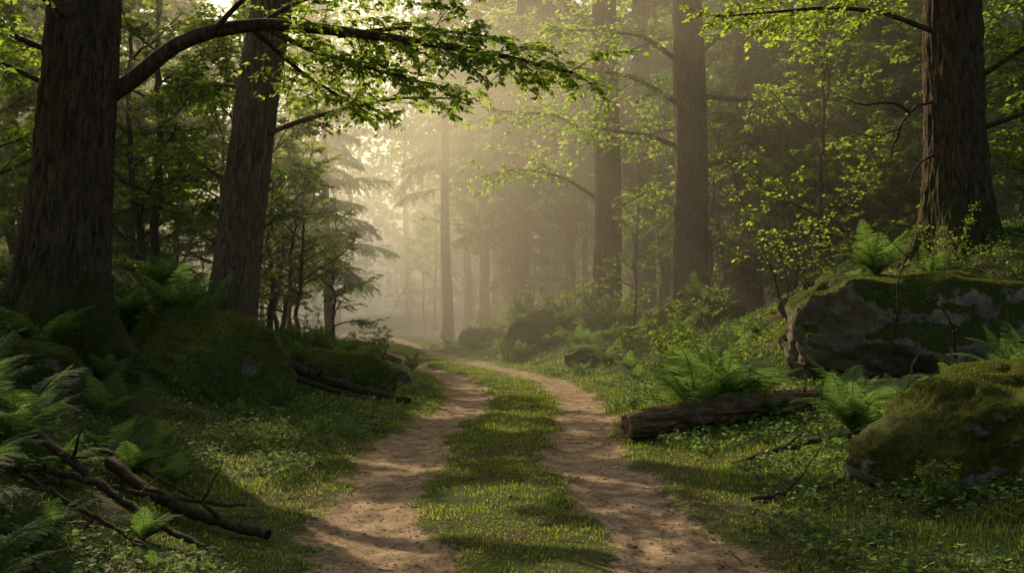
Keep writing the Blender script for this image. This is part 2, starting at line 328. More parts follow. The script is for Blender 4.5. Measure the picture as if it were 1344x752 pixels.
# ------------------------------------------------------------------ rocks
def rock(name,c,size,seed,mat,label,sub=6,fuzz=0,rz=0,planes=9,cat='rock',group=None,flat=.0,box=0.,slope=0.,rough=1.):
    r=np.random.default_rng(seed); bm=bmesh.new(); bmesh.ops.create_icosphere(bm,subdivisions=sub,radius=1)
    v=np.array([q.co[:] for q in bm.verts]); t=np.array([[q.index for q in f.verts] for f in bm.faces]); bm.free()
    if box: v=v*(1-box)+box*.93*v/((np.abs(v)**6).sum(1)**(1/6))[:,None]
    for _ in range(planes):
        nn=norm(r.normal(0,1,3)*np.array([1,1,.7])); cc=r.uniform(.55,.85)+.2*box; s=np.maximum(v@nn-cc,0); v=v-nn*s[:,None]*.92
    nn=np.array([.05,-.05,1]); s=np.maximum(v@nn-.72,0); v=v-np.array([0,0,1])*s[:,None]*(.6+flat)
    if slope: v[:,2]-=slope*v[:,0]*np.clip(v[:,2]+.3,0,1)
    d=.14*fbm(v*1.6+seed,3)+rough*(.09*fbm(v*4.5+seed,4)+.05*(.4-np.abs(fbm(v*3+seed*2,3)))+.02*np.abs(fbm(v*14+seed,3))); v=v+norm(v)*d[:,None]
    v=v*np.array(size)/2.
    ca,sa=math.cos(rz),math.sin(rz); v=np.stack([v[:,0]*ca-v[:,1]*sa,v[:,0]*sa+v[:,1]*ca,v[:,2]],1)
    m=MB(); m.add(v,t=t); me=m.mesh(name,[mat],True)
    if fuzz:
        e=ob(name,None,None,c,None,label,cat,group); ob('stone_body',me,e)
        tri=v[t]; nn=np.cross(tri[:,1]-tri[:,0],tri[:,2]-tri[:,0]); ar=np.linalg.norm(nn,axis=1); nn=nn/ar[:,None]
        ctr=tri.mean(1)+np.array(c); wgt=ar*np.clip((nn[:,2]*.9+(-.05 if mat is ROCK else .15)+1.5*fbm(ctr*2.2,3))*2-.5,0,1)
        ix=r.choice(len(t),fuzz,p=wgt/wgt.sum()); a=r.uniform(0,1,(fuzz,2)); a.sort(axis=1)
        P=tri[ix,0]*a[:,:1]+tri[ix,1]*(a[:,1:]-a[:,:1])+tri[ix,2]*(1-a[:,1:]); N=nn[ix]
        D=norm(N+r.normal(0,.6,(fuzz,3))); L=r.uniform(.006,.022,fuzz); mm=MB(); leaf4(mm,P-N*.003,D,norm(r.normal(0,1,(fuzz,3))),L,.004+L*.15)
        ob('moss',mm.mesh('moss',[MOSSF]),e)
        return e
    return ob(name,me,None,c,None,label,cat,group)
rock('boulder',(-4.4,14.4,.5),(2.4,2.4,2.35),9,ROCKV,'rounded grey boulder under a thick moss coat beside the track',6,30000,planes=9,flat=-.4,slope=.14,rough=1.2)
rock('boulder',(-3.1,17.7,.25),(2.1,1.5,1.5),8,ROCKV,'low flat mossy boulder with branches lying against it',6,12000,flat=.2,planes=8,rough=1.2)
rock('boulder',(6.1,14.4,1.1),(4.1,2.7,2.3),23,ROCK,'large angular grey boulder with moss top below a tree',6,60000,planes=9,flat=.2,box=.95,rough=1.3)
rock('boulder',(4.5,8.35,.3),(3.3,2.3,1.9),34,ROCKM,'moss covered pale boulder among fallen leaves at the verge',6,70000,rz=.2,planes=9,slope=-.3,rough=1.5)
rock('boulder',(.85,31.,.55),(2.5,2.2,2.2),44,ROCKV,'craggy mossy boulder at the bend of the track',5,0,planes=14,box=.3)
rock('boulder',(2.2,30.,.4),(2.4,1.6,1.6),45,ROCKV,'smaller grey boulder beside a craggy mossy one',5,0,planes=12)
rock('boulder',(3.4,31.,.5),(2.4,1.6,1.3),52,ROCKV,'low mossy boulder among ferns in the mist',5,0,planes=10)
rock('boulder',(4.9,25.5,.9),(2.8,2.0,2.1),46,ROCKV,'mossy boulder at the foot of a tall tree',5,0)
rock('boulder',(2.1,25,.3),(1.7,1.2,.95),47,ROCKV,'small mossy stone in the grass',5,0)
rock('boulder',(-5.9,11.4,.75),(2.2,1.8,1.1),48,ROCKM,'mossy rock hump at the foot of a huge trunk',5,16000)
rock('boulder',(-5.0,33,.2),(1.4,1.1,.9),49,ROCK,'grey stone beside the distant track',4,0)
rock('boulder',(-1.2,42,.3),(2.2,1.6,1.3),50,ROCKM,'misty grey boulder beside the distant track',4,0)
for k in range(14):
    r_=np.random.default_rng(900+k); yy=r_.uniform(14,42); sd=r_.choice([-1,1]); xx=float(pc(yy))+sd*r_.uniform(2.2,7); s=r_.uniform(.3,.8)
    rock('stone',(xx,yy,hz(xx,yy)+s*.05),(s*1.3,s,s*.8),60+k,ROCKM if k%2 else ROCK,'small mossy stone half sunk in the forest floor',4,0,group='mossy stones on the forest floor')
# ------------------------------------------------------------------ big trunks
def bigtrunk(w,Hh,r0,r1,off,flare,seed,seg=150,lobes=5,ridge=.035,flh=.55):
    z=np.concatenate([np.arange(-.8,7.5,.055),np.arange(7.5,Hh,.5)]); k=len(z)
    tt=np.clip(z,0,None)/Hh
    path=np.stack([off[0]*tt*Hh/10*(1-.25*tt)+.06*np.sin(z*.5+seed),off[1]*tt*Hh/10+.05*np.cos(z*.43+seed),z],1)
    rad=r0*(1-tt)**.7+r1*tt
    th=np.linspace(0,2*np.pi,seg,endpoint=False); zc=np.clip(z,-.3,None)[:,None]
    lob=.5+.5*np.cos(lobes*th+seed+.5*np.sin(2*th+seed))[None]
    fl=1+flare*np.exp(-zc/flh)*(.45+.9*lob)+.12*np.exp(-zc/1.8)+.03*np.cos(3*th[None]+z[:,None]*.3)
    rr=rad[:,None]*fl
    C=np.stack([np.cos(th)[None]*np.ones((k,1)),np.sin(th)[None]*np.ones((k,1)),np.zeros((k,seg))],-1)
    q=C*r0; q=np.stack([q[...,0]*11,q[...,1]*11,z[:,None]*1.5+0*q[...,0]],-1)
    wv=fbm(q*.6+seed,2)*.6
    rd=1-np.abs(fbm(q+wv[...,None]+seed,3))*2.6
    rd2=fbm(np.stack([q[...,0]*3,q[...,1]*3,q[...,2]*3.5],-1),2)
    rr=rr+ridge*(rd-.4)+ridge*.4*rd2+.05*fbm(q*.15+seed,2)
    v=path[:,None]+C*rr[...,None]
    i=np.arange(k-1)[:,None]*seg; j=np.arange(seg)[None]; j2=(j+1)%seg
    w.add(v.reshape(-1,3),q=np.stack([i+j,i+j2,i+seg+j2,i+seg+j],-1).reshape(-1,4)); return path
def crown_decid(w,l,path,z0,z1,nl,Ll,size,r,ns=5,ntw=7,leafn=10,hi=False,sub=2,rise=.25):
    Zp=path[:,2]
    for a in range(nl):
        z=z0+(z1-z0)*(a+r.uniform(0,.8))/nl; p=np.array([np.interp(z,Zp,path[:,0]),np.interp(z,Zp,path[:,1]),z]); th=a*2.4+r.uniform(-.5,.5)
        L=Ll*(1.15-.65*a/nl)*r.uniform(.7,1.1); b=curve(p,(math.cos(th),math.sin(th),rise+r.uniform(-.1,.4)),L,9,.12,-.02,r)
        rb=.015+L*.009; tube(w,b,np.linspace(rb,.01,9),6)
        foliate(w,l,b,ntw,L*.32,size,leafn,r,sub,hi,.3)
        for s in range(ns):
            q,T=interp(b,r.uniform(.25,.85)); S=norm(np.cross(T,[0,0,1])); d=T*.7+S*(1 if s%2 else -1)*r.uniform(.4,.9)+np.array([0,0,r.normal(0,.25)])
            sb=curve(q,d,L*r.uniform(.3,.55),6,.14,-.03,r); tube(w,sb,np.linspace(rb*.4,.008,6),4)
            foliate(w,l,sb,ntw,L*.2,size,leafn,r,sub,hi,.1)
# left large tree
r=np.random.default_rng(1); w=MB(); l=MB()
p=bigtrunk(w,20,.47,.13,(1.1,0),.7,1.3,lobes=5,flh=.7,ridge=.045,seg=200)
B=np.array([-6.0,13.0,hz(-6.0,13.)]); BZ=B.copy(); BZ[2]-=.15
def L2(pts): return np.array(pts)-BZ
limb=resample(L2([(-5.5,13.,4.2),(-4.9,12.9,4.55),(-4.4,12.8,4.95),(-3.84,12.7,5.12),(-3.17,12.6,5.18),(-2.4,12.5,5.08),(-1.45,12.4,4.93),(-.4,12.3,4.75),(.75,12.2,4.45)]),24)
tube(w,limb,np.linspace(.12,.02,24)**1.0,14); foliate(w,l,limb,38,1.3,.09,16,r,5,True,.4,-.07,.009)
for pts in [[(-3.9,12.7,5.05),(-3.2,12.2,5.5),(-2.2,11.8,5.7),(-1.1,11.5,5.6)],[(-3.3,12.6,5.12),(-2.8,13.2,5.7),(-1.9,13.6,6.0),(-.6,13.9,5.9)],[(-3.1,12.6,5.1),(-2.5,12.3,4.75),(-1.7,12.0,4.45),(-.9,11.8,4.2)],[(-2.2,12.5,5.0),(-1.4,13.0,5.25),(-.2,13.3,5.2)],
            [(-5.6,12.6,5.2),(-6.0,11.4,5.6),(-5.2,10.2,5.2),(-4.6,9.4,4.8)],[(-5.8,13,4.8),(-6.8,12.2,5.2),(-6.4,11.,4.9),(-5.8,10.2,4.4)],[(-5.9,13,4.4),(-6.8,12.6,4.8),(-6.9,11.6,4.3),(-6.3,10.8,3.8)],[(-5.7,13.3,5.0),(-6.8,14.4,5.4),(-7.8,15.4,5.6),(-8.6,16,5.4)],[(-3.3,12.6,5.1),(-2.8,13.4,4.7),(-2.0,14.,4.3)],
            [(-5.2,13.2,6.7),(-5.9,14.6,7.6),(-6.6,16.4,8.0)]]:  # last limb is unseen above the frame, added to dapple the track
    q=resample(L2(pts),12); tube(w,q,np.linspace(.04,.009,12),7); foliate(w,l,q,20,.9,.085,16,r,4,True,.15,-.04,.008)
crown_decid(w,l,p,9.5,18,7,3.4,.13,r,4,7,9)
thing('tree',BZ,[('trunk',w.mesh('trunk',[BARK],True)),('crown',l.mesh('crown',[LEAF]))],'massive old beech with furrowed dark bark and arching leafy limb','tree')
# second left tree
r=np.random.default_rng(2); w=MB(); l=MB(); bx,by=-5.45,19.0; BZ=np.array([bx,by,hz(bx,by)-.1])
p=bigtrunk(w,22,.42,.12,(1.55,0),.4,2.2,lobes=4)
for pts,n_ in [([(-4.6,18.8,4.9),(-4.1,18.6,5.05),(-3.33,18.3,5.2),(-2.1,18.,5.4),(-.8,17.6,5.3)],16),([(-4.5,19,6.6),(-5.2,19.6,7.2),(-6.2,20,7.4)],14),([(-5.2,19.2,3.8),(-6.4,19.6,4.6),(-7.2,20,4.9)],14),([(-4.8,19.1,5.8),(-5.8,19.6,6.0),(-7.0,20.4,6.2)],14)]:
    q=resample(L2(pts),14); tube(w,q,np.linspace(.055,.012,14),8); foliate(w,l,q,n_,1.1,.11,12,r,4,True,.2,-.05,.01)
crown_decid(w,l,p,10.,20,7,3.2,.14,r,3,6,8)
thing('tree',BZ,[('trunk',w.mesh('trunk',[BARK3],True)),('crown',l.mesh('crown',[LEAFB]))],'tall leaning tree with ridged brown bark behind a mossy boulder','tree')
# right big tree
r=np.random.default_rng(3); w=MB(); l=MB(); bx,by=7.7,17.0; BZ=np.array([bx,by,hz(bx,by)-.15])
p=bigtrunk(w,22,.50,.13,(-.25,0),.5,4.2,lobes=5,flh=.45,ridge=.045,seg=200)
for pts,n_ in [([(7.2,16.9,6.3),(6.2,16.6,6.55),(5.2,16.2,6.5),(4.2,15.8,6.3),(3.2,15.4,6.1)],28),([(7.2,16.8,6.9),(6.4,16,7.4),(5.2,15.2,7.5)],18),([(7.8,16.8,5.4),(8.6,15.8,6.0),(8.9,14.8,5.9),(8.4,13.8,5.5)],18),([(7.9,16.8,4.6),(8.8,16,4.9),(9.3,15.,4.7)],14)]:
    q=resample(L2(pts),14); tube(w,q,np.linspace(.05,.012,14),8); foliate(w,l,q,n_,1.0,.09,15,r,4,True,.2,-.05,.008)
for pts in [[(7.35,16.9,5.15),(6.8,16.7,5.0),(6.5,16.6,4.6),(6.0,16.4,4.35),(5.5,16.2,4.5)],[(6.7,16.7,4.9),(6.3,16.5,5.0),(5.8,16.3,4.9),(5.3,16.1,5.0)],[(6.5,16.6,4.6),(6.3,16.5,4.2),(6.2,16.4,3.8)],[(7.35,16.9,4.3),(6.8,16.6,4.0),(6.6,16.5,3.6),(6.2,16.3,3.5)]]:
    q=resample(L2(pts),12)+r.normal(0,.015,(12,3)); tube(w,q,np.linspace(.03,.006,12),6)
crown_decid(w,l,p,9,20,8,4.0,.14,r,3,6,8)
thing('tree',BZ,[('trunk',w.mesh('trunk',[BARK],True)),('crown',l.mesh('crown',[LEAFB]))],'thick dark trunk with flared roots and dead side branches','tree')
# middle right tall trees
r=np.random.default_rng(4); w=MB(); l=MB(); bx,by=5.05,28.0; BZ=np.array([bx,by,hz(bx,by)-.1])
p=bigtrunk(w,26,.48,.15,(-.1,0),.4,5.2,seg=90,lobes=4)
for pts,n_ in [([(4.6,28,6.2),(3.9,27.8,6.45),(3.17,27.6,6.5),(2.1,27.2,6.6)],18),([(5.4,28,7.6),(6.4,27.6,7.4),(7.6,27.2,7.5),(9.2,27,7.2)],20),([(5.3,28,5.6),(6.4,28.4,5.9),(7.8,28.8,5.6)],14),([(4.7,28,8.6),(3.6,27.4,9.2),(2.2,27,9.2),(.8,26.4,9.0)],26),([(5.3,28,8.8),(6.3,27,9.6),(7.6,26.4,9.9)],20),([(4.7,28,7.4),(3.4,27.0,7.9),(1.6,26.2,8.0),(.2,25.6,7.8)],26)]:
    q=resample(L2(pts),14); tube(w,q,np.linspace(.08,.014,14),8); foliate(w,l,q,n_,1.6,.13,14,r,4,True,.2,-.06,.01)
crown_decid(w,l,p,10,24,10,4.5,.15,r,4,6,9)
thing('tree',BZ,[('trunk',w.mesh('trunk',[BARK2],True)),('crown',l.mesh('crown',[LEAFB]))],'tall straight tree with crooked dark side limbs in mist','tree')
r=np.random.default_rng(14); w=MB(); l=MB(); bx,by=3.0,32.0; BZ=np.array([bx,by,hz(bx,by)-.1])
p=bigtrunk(w,26,.44,.15,(.05,0),.35,6.2,seg=80,lobes=4); crown_decid(w,l,p,7.5,24,14,4.8,.17,r,4,6,10)
for pts,n_ in [([(2.7,32,5.2),(1.6,31.4,5.8),(.2,31,6.0),(-1.0,30.8,5.7)],22),([(3.3,32,4.8),(4.4,31.4,5.4),(5.6,31,5.4)],16),([(2.8,31.8,7.0),(1.4,30.6,7.6),(-.6,30,7.6)],22),([(3.2,32.,6.6),(4.6,31,7.2),(6.4,30.6,7.1)],18)]:
    q=resample(L2(pts),14); tube(w,q,np.linspace(.07,.014,14),8); foliate(w,l,q,n_,1.5,.14,13,r,4,True,.15,-.06,.01)
thing('tree',BZ,[('trunk',w.mesh('trunk',[BARK2],True)),('crown',l.mesh('crown',[LEAFB]))],'tall straight brown trunk rising from mossy boulders','tree')
r=np.random.default_rng(15); w=MB(); l=MB(); bx,by=8.6,36.0; BZ=np.array([bx,by,hz(bx,by)-.1])
p=bigtrunk(w,25,.34,.12,(0,0),.35,7.2,seg=70,lobes=4); crown_decid(w,l,p,9,24,12,4.4,.17,r,4,6,10)
thing('tree',BZ,[('trunk',w.mesh('trunk',[BARK2],True)),('crown',l.mesh('crown',[LEAF]))],'slim tall trunk in grey green mist','tree')
# ------------------------------------------------------------------ generic trees
def simpletrunk(w,Hh,r0,r,seg=20,lean=.02):
    k=40; z=np.linspace(-.5,Hh,k); t=np.clip(z,0,None)/Hh
    off=np.cumsum(r.normal(0,lean,(k,2)),0); path=np.stack([off[:,0],off[:,1],z],1)
    rad=r0*((1-t)**.8+.06)*(1+.45*np.exp(-np.clip(z,0,None)/.4))
    tube(w,path,rad,seg,0,lambda v,p_,th: .05*r0*fbm(v*np.array([6,6,1.2]),2)*2); return path
def conifer(seed,Hh=24,r0=.36,zb=6,nb=58,Lm=3.6,droop=-.09):
    r=np.random.default_rng(seed); w=MB(); l=MB(); path=simpletrunk(w,Hh,r0,r)
    for a in range(nb):
        f=(a+r.uniform(0,1))/nb; z=zb+(Hh-.4-zb)*f; p=np.array([np.interp(z,path[:,2],path[:,0]),np.interp(z,path[:,2],path[:,1]),z])
        th=a*2.4+r.uniform(-.4,.4); L=Lm*(1-f)**.75*r.uniform(.5,1.15)+.3
        b=curve(p,(math.cos(th),math.sin(th),.2+r.uniform(-.2,.2)),L,9,.09,droop,r); tube(w,b,np.linspace(.01+.008*L,.004,9),5)
        ns=int(8+L*9)
        for s in range(ns):
            g=.12+.88*(s+.5)/ns; q,T=interp(b,min(g,.99)); S=norm(np.cross(T,[0,0,1])); sg=1 if s%2 else -1
            l2=L*.42*(1.1-g)**.6*r.uniform(.5,1.2)+.14; sb=curve(q,T*.65+S*sg*.8+np.array([0,0,-.15])+r.normal(0,.12,3),l2,5,.12,-.12,r)
            n=int(9+l2*24); t=np.linspace(0.05,1,n)*4; i=np.minimum(t.astype(int),3); ff=(t-i)[:,None]; P=sb[i]*(1-ff)+sb[i+1]*ff; TT=norm(sb[i+1]-sb[i])
            SS=norm(np.cross(TT,[0,0,1.])); sg2=np.where(np.arange(n)%2,1,-1)[:,None]
            leaf4(l,P,TT*.7+SS*sg2*.7+r.normal(0,.25,(n,3))+np.array([0,0,-.25]),norm(np.array([0,0,1.])+r.normal(0,.4,(n,3))),r.uniform(.1,.26,n),r.uniform(.035,.065,n))
    return [('trunk',w.mesh('trunk',[BARK2],True)),('crown',l.mesh('crown',[NEED]))]
def decid(seed,Hh=22,r0=.33,zb=6,nl=11,Ll=4.2,size=.15,mat=None,**k):
    r=np.random.default_rng(seed); w=MB(); l=MB(); path=simpletrunk(w,Hh,r0,r,20,.04)
    crown_decid(w,l,path,zb,Hh-1,nl,Ll,size,r,**k)
    return [('trunk',w.mesh('trunk',[BARK2],True)),('crown',l.mesh('crown',[mat or LEAF]))]
CON=[conifer(10,24,.30,5.5,64,4.),conifer(11,22,.26,3.6,66,4.2,-.07),conifer(12,26,.30,8.,60,3.8)]
LOWC=[conifer(13,12,.17,1.6,60,2.8,-.05),conifer(15,9,.13,.9,52,2.2,-.06)]
DEC=[decid(20,22,.30,4.5,14,4.4,.19,leafn=12),decid(21,25,.32,6,14,4.6,.2,LEAFB,leafn=12),decid(22,18,.22,3.,15,3.8,.17,leafn=12),decid(23,15,.22,5.2,7,3.6,.10,leafn=26)]  # last variant: crown clumped on purpose so its shade falls in patches
UND=[decid(30,7.5,.07,1.2,13,2.1,.11,LEAFB,ns=3,ntw=6,leafn=8,rise=.5),decid(31,5.5,.055,.7,12,1.7,.10,LEAFB,ns=3,ntw=6,leafn=8,rise=.5),decid(32,10,.10,1.6,18,2.6,.13,LEAF,ns=4,ntw=7,leafn=11,rise=.4)]
def shrub(seed,stems=7,hh=2.2,size=.06,mat=None,nl=9,ntw=9):
    r=np.random.default_rng(seed); w=MB(); l=MB()
    for s in range(stems):
        th=s*6.28/stems+r.uniform(-.4,.4); b=curve((r.normal(0,.06),r.normal(0,.06),-.05),(math.cos(th)*.45,math.sin(th)*.45,1),hh*r.uniform(.6,1.1),10,.09,-.01,r)
        tube(w,b,np.linspace(.013,.003,10),5); foliate(w,l,b,ntw,hh*.28,size,nl,r,2,True,.25,-.03,.004,.9,.1)
    return [('stems',w.mesh('stems',[DEAD],True)),('leaves',l.mesh('leaves',[mat or LEAFB]))]
SHR=[shrub(40,5,2.6,.075,LEAF,7,8),shrub(41,8,1.6,.06,LEAF),shrub(42,4,3.2,.08,LEAFB,6,8),shrub(43,9,1.1,.055,LEAF)]
def put(name,parts,x,y,label,cat,group,rz=None,sc=1,dz=-.05):
    return thing(name,(x,y,hz(x,y)+dz),parts,label,cat,group,rng.uniform(0,6.28) if rz is None else rz,sc,(rng.normal(0,.015),rng.normal(0,.015)))
for m_,x,y,s in [(DEC[3],-9.3,14.6,1.),(DEC[1],10.6,44,1.1),(CON[2],2.6,46,.8),(CON[2],-3.6,56,1.0),(CON[2],-1.6,62,1.1),(DEC[1],-3.0,68,.9),(CON[0],5.2,41,1.),(CON[1],7.6,33,.9),(CON[0],.6,48,.95),(DEC[1],-.6,72,1.1),  # first tree stands beyond the left frame edge, added to shade the foreground
                 (DEC[0],14,34,1.),(DEC[2],12.5,24,1.),(CON[0],17,44,1.1),(DEC[0],7.0,50,1.),(CON[1],1.0,58,.8),(CON[1],11.5,30,.9),(CON[1],-8.6,47,.85),(DEC[2],-16,92,1.2),(DEC[1],-20,102,1.1),(DEC[0],-10,96,1.1),
                 (DEC[2],-19,46,1.),(DEC[0],-22,43,1.),(DEC[2],-24,52,1.1),(DEC[1],-20,38,.9),(DEC[0],-27,48,1.),(DEC[2],-23,36,1.)]:
    cn=m_ in CON
    put('tree',m_,x,y,'tall conifer with drooping boughs fading into the mist' if cn else 'tall leafy tree fading into the mist','tree','tall trees in the misty wood',None,s)
pts=[]; r_=np.random.default_rng(77)
def ok(x,y,dm):
    return all((x-a)**2+(y-b)**2>dm*dm for a,b in pts)
n=0; tries=0
while n<92 and tries<9000:
    tries+=1; y=r_.uniform(36,120); x=r_.uniform(-.6,.6)*y
    u=x-float(pc(y)); gap=3.0+ .03*y
    if abs(u)<gap or not ok(x,y,3.6): continue
    if -40<x<3 and 2<y+1.6*x<82 and x/y<-.02: continue   # open glade towards the sun
    if y<60 and -.10<x/y<0.0: continue
    pts.append((x,y)); n+=1
    q=r_.uniform(); m_=CON[r_.integers(3)] if q<.25 else DEC[r_.integers(3)]
    put('tree',m_,x,y,'tall conifer with drooping boughs fading into the mist' if q<.25 else 'tall leafy tree fading into the mist','tree','tall trees in the misty wood',None,r_.uniform(.85,1.25))
n=0
while n<85:
    y=r_.uniform(20,85); x=r_.uniform(-.6,.6)*y; u=x-float(pc(y))
    if abs(u)<3.+.02*y or not ok(x,y,1.7): continue
    if y<56 and -.165<x/y<.12: continue
    if y<40 and x>0 and x/y<.27 and r_.uniform()<.7: continue
    if y<26 and x>0 and x/y<.3: continue
    if y<34 and -.27<x/y<0: continue
    pts.append((x,y)); n+=1; q=r_.uniform()
    if q<.1 and not (x<0 and y<50): put('conifer_sapling',LOWC[r_.integers(2)],x,y,'young conifer with layered low boughs','tree','young conifers under the tall trees',None,r_.uniform(.7,1.1))
    else: put('young_tree',UND[r_.integers(3)],x,y,'slender young broadleaf tree in the understorey','tree','young trees of the understorey',None,r_.uniform(.8,1.2))
for k,x,y,s in [(0,-5.4,26,.8),(0,-8.2,21,1.1),(2,-11,26,1.1),(1,-5.2,30,.9),(0,3.6,29,.6),(1,9.6,22,1.1),(2,11,20,1.),(0,-9.5,17.5,1.),(1,12.2,18.5,1.),(0,6.5,32,1.),(2,-12.5,33,1.3),(2,9.5,30,1.),(2,-15,30,1.3),(0,-7.6,33,1.),
                 (2,-11,29.5,1.25),(2,-13,23,1.1),(2,-16.5,35,1.5),(2,-13,38,1.4),(2,-18,31,1.4),(2,-15,26,1.3),(2,-10.5,36,1.2),(2,-17,42,1.5),(0,-8.,27,1.),(0,-7.5,31,1.1),(0,-9.,38,1.1),(1,-6.8,30,1.2)]:
    put('young_tree',UND[k],x,y,'slender young broadleaf tree in the understorey','tree','young trees of the understorey',None,s)
for k,x,y,s in [(0,12.5,33,1.)]:
    put('conifer_sapling',LOWC[k],x,y,'young conifer with layered low boughs','tree','young conifers under the tall trees',None,s)
for k,x,y,s in [(2,4.7,17.,1.),(0,5.6,18.5,.9),(0,4.2,21.5,.7),(1,-4.4,21.5,.8),(3,2.9,18,1.),(1,3.4,22,.8),(3,-3.2,23,.9),(3,3.2,15.,.8),(0,6.9,15.8,.5),(1,-6.9,11.5,.8),(3,8.7,15.6,.9),(3,2.8,24,.8),(3,-3.6,25.5,1.),(0,-8,14.5,.8),(3,.7,32.4,1.6),(1,1.9,32.,1.2),(3,-.1,32.4,1.),(1,0.2,38,1.3),(3,-1.,42,1.3),(3,2.9,28.5,1.),(3,-.2,29.8,.7),(3,5.6,13.6,.5),(3,7.0,13.9,.5),(3,-4.1,5.0,.5),(1,1.4,31.4,.9),(3,3.6,29.6,1.),(3,2.5,31.3,1.3),(3,4.4,24.4,.9),(3,3.1,7.3,.35),(3,5.0,7.0,.4)]:
    put('shrub',SHR[k],x,y,'airy leafy shrub with thin arching stems','shrub','leafy shrubs on the forest floor',None,s)
# far wood
rf=np.random.default_rng(5); m=MB(); n=150000
fx=rf.uniform(-120,120,n); fy=rf.uniform(128,160,n); fz=rf.uniform(0,1,n)*(46+5*np.sin(fx*.2)+4*np.sin(fx*.53))
cl=fbm(np.stack([fx*.16,fy*.16,fz*.13],-1),3); k=cl>-.2; fx,fy,fz=fx[k],fy[k],fz[k]+hz(0,140); n=len(fx)
leaf4(m,np.stack([fx,fy,fz],1),rf.normal(0,1,(n,3)),norm(np.array([0,-.5,.8])+rf.normal(0,.6,(n,3))),rf.uniform(.6,1.4,n),rf.uniform(.4,.9,n))
ob('distant_wood',m.mesh('distant_wood',[LEAF]),kind='stuff',label='far-off mass of leafy woodland behind the mist')
# ------------------------------------------------------------------ ferns
def fern(seed,nf=13,L=.8):
    r=np.random.default_rng(seed); w=MB()
    for a in range(nf):
        th=a*6.28/nf*1.0+r.uniform(-.3,.3); Lf=L*r.uniform(.65,1.15); e=r.uniform(1.2,3.2)
        b=curve((0,0,0),(math.cos(th)*.8,math.sin(th)*.8,e),Lf,16,.025,-.12*r.uniform(.7,1.2),r)
        tube(w,b,np.linspace(.006,.0015,16)*L/.8,4)
        npn=24; side=norm(np.cross(norm(b[-1]-b[0]),[0,0,1]))
        for s in range(npn):
            g=.14+.85*s/npn; q,T=interp(b,g)
            Sd=side; pl=Lf*.25*math.sin(min(1,(g-.08)/.3)*1.57)*(1-g)**.75*1.35+.008
            Nn=norm(np.cross(Sd,T))
            if Nn[2]<0: Nn=-Nn
            for sg in (1,-1):
                d=norm(Sd*sg+T*.38-Nn*.12+r.normal(0,.08,3)); m_=max(3,int(pl/.013)); tt=(np.arange(m_)+.5)/m_
                P=q+d*pl*tt[:,None]-Nn*(.15*pl*tt[:,None]**2); LL=Lf/npn*.5*(1.08-tt)**.6+.003
                cr=norm(np.cross(Nn,d))
                for s2 in (1,-1):
                    leaf4(w,P,np.tile(cr*s2+d*.45,(m_,1)),np.tile(Nn,(m_,1)),LL,pl/m_*.95+.001)
    return w.mesh('fern',[FERN])
FN=[fern(50,14,.85),fern(51,11,.7),fern(52,17,1.0),fern(53,8,.6)]
def putfern(x,y,s,k=None,dz=0,z=None):
    o=ob('fern',FN[int(rng.integers(4)) if k is None else k],None,(x,y,(hz(x,y) if z is None else z)+dz),None,'green arching fern growing on the forest floor','fern','ferns on the forest floor')
    o.rotation_euler=(rng.normal(0,.08),rng.normal(0,.08),rng.uniform(0,6.28)); o.scale=(s,s,s)
for x,y,s,k,z in [(2.3,12.6,1.4,2,None),(3.1,13.2,1.35,0,None),(2.7,13.0,1.4,2,None),(3.5,10.3,.9,2,None),(4.1,10.5,.95,0,None),(4.9,10.4,.9,2,None),(5.9,11.6,1.1,2,None),(5.5,10.6,1.1,0,None),(6.5,12.0,1.1,0,None),(3.2,12.0,.7,1,None),(4.2,12.2,.8,0,None),
                  (5.3,14.5,.9,2,2.0),(4.9,15.4,.8,0,None),(6.6,15.7,.8,1,None),(-5.0,14.9,1.1,2,1.35),(-5.6,14.4,1.0,0,None),(-4.8,15.4,.9,1,1.3),(-6.6,14.2,1.,0,None),(-5.1,16.4,1.2,2,None),(-6.0,17.2,1.2,0,None),(-3.4,12.7,.5,1,None),
                  (-3.7,6.6,.9,2,None),(-3.2,5.7,.8,0,None),(-3.9,7.9,.9,2,None),(-2.9,5.0,.8,2,None),(-4.4,7.2,1.,0,None),(-5.0,9.2,1.,2,None),(-2.5,4.6,.7,0,None),(-5.7,9.8,1.,2,None),(-6.4,11.,1.1,0,None),(-4.0,5.6,.9,2,None),(-5.2,8.,1.,2,None),(-3.4,9.6,.6,1,None),
                  (-3.4,8.5,.7,0,None),(-4.3,8.6,.8,0,None),(-2.2,5.0,.5,3,None),(-3.5,4.8,.8,0,None),(-5.6,11.9,.8,2,None),(-2.6,5.5,.6,1,None),(-3.1,6.9,.6,1,None),(-3.0,4.2,.7,2,None),(-2.0,4.4,.5,1,None),(-2.7,8.0,.55,1,None),(-3.6,7.2,.8,0,None),(-2.3,6.2,.45,1,None),(-2.5,7.2,.4,3,None),(-2.9,7.6,.6,0,None),(-2.0,5.6,.4,3,None),
                  (-2.9,20.5,.8,0,None),(-3.9,22.,1.,2,None),(1.9,27,1.,2,None),(3.,25.5,1.,0,None),(2.6,22,.9,1,None),(3.3,19,.9,0,None),(-2.6,26,.9,1,None),(3.1,9.6,.5,3,None),(6.6,10.0,1.1,2,None),(.2,29.2,.9,2,None),(1.6,28.8,1.,0,None),(2.8,29,1.,2,None),(1.5,30.2,1.,2,1.),(1.0,29.6,1.1,0,None),(.4,30.4,.9,2,1.0),(2.4,30.,1.,0,1.0),(3.4,30.6,1.,2,.9),(4.6,25.2,1.,2,1.6),(5.4,25,1.,0,1.5)]:
    putfern(x,y,s,k,0,z)
n=0
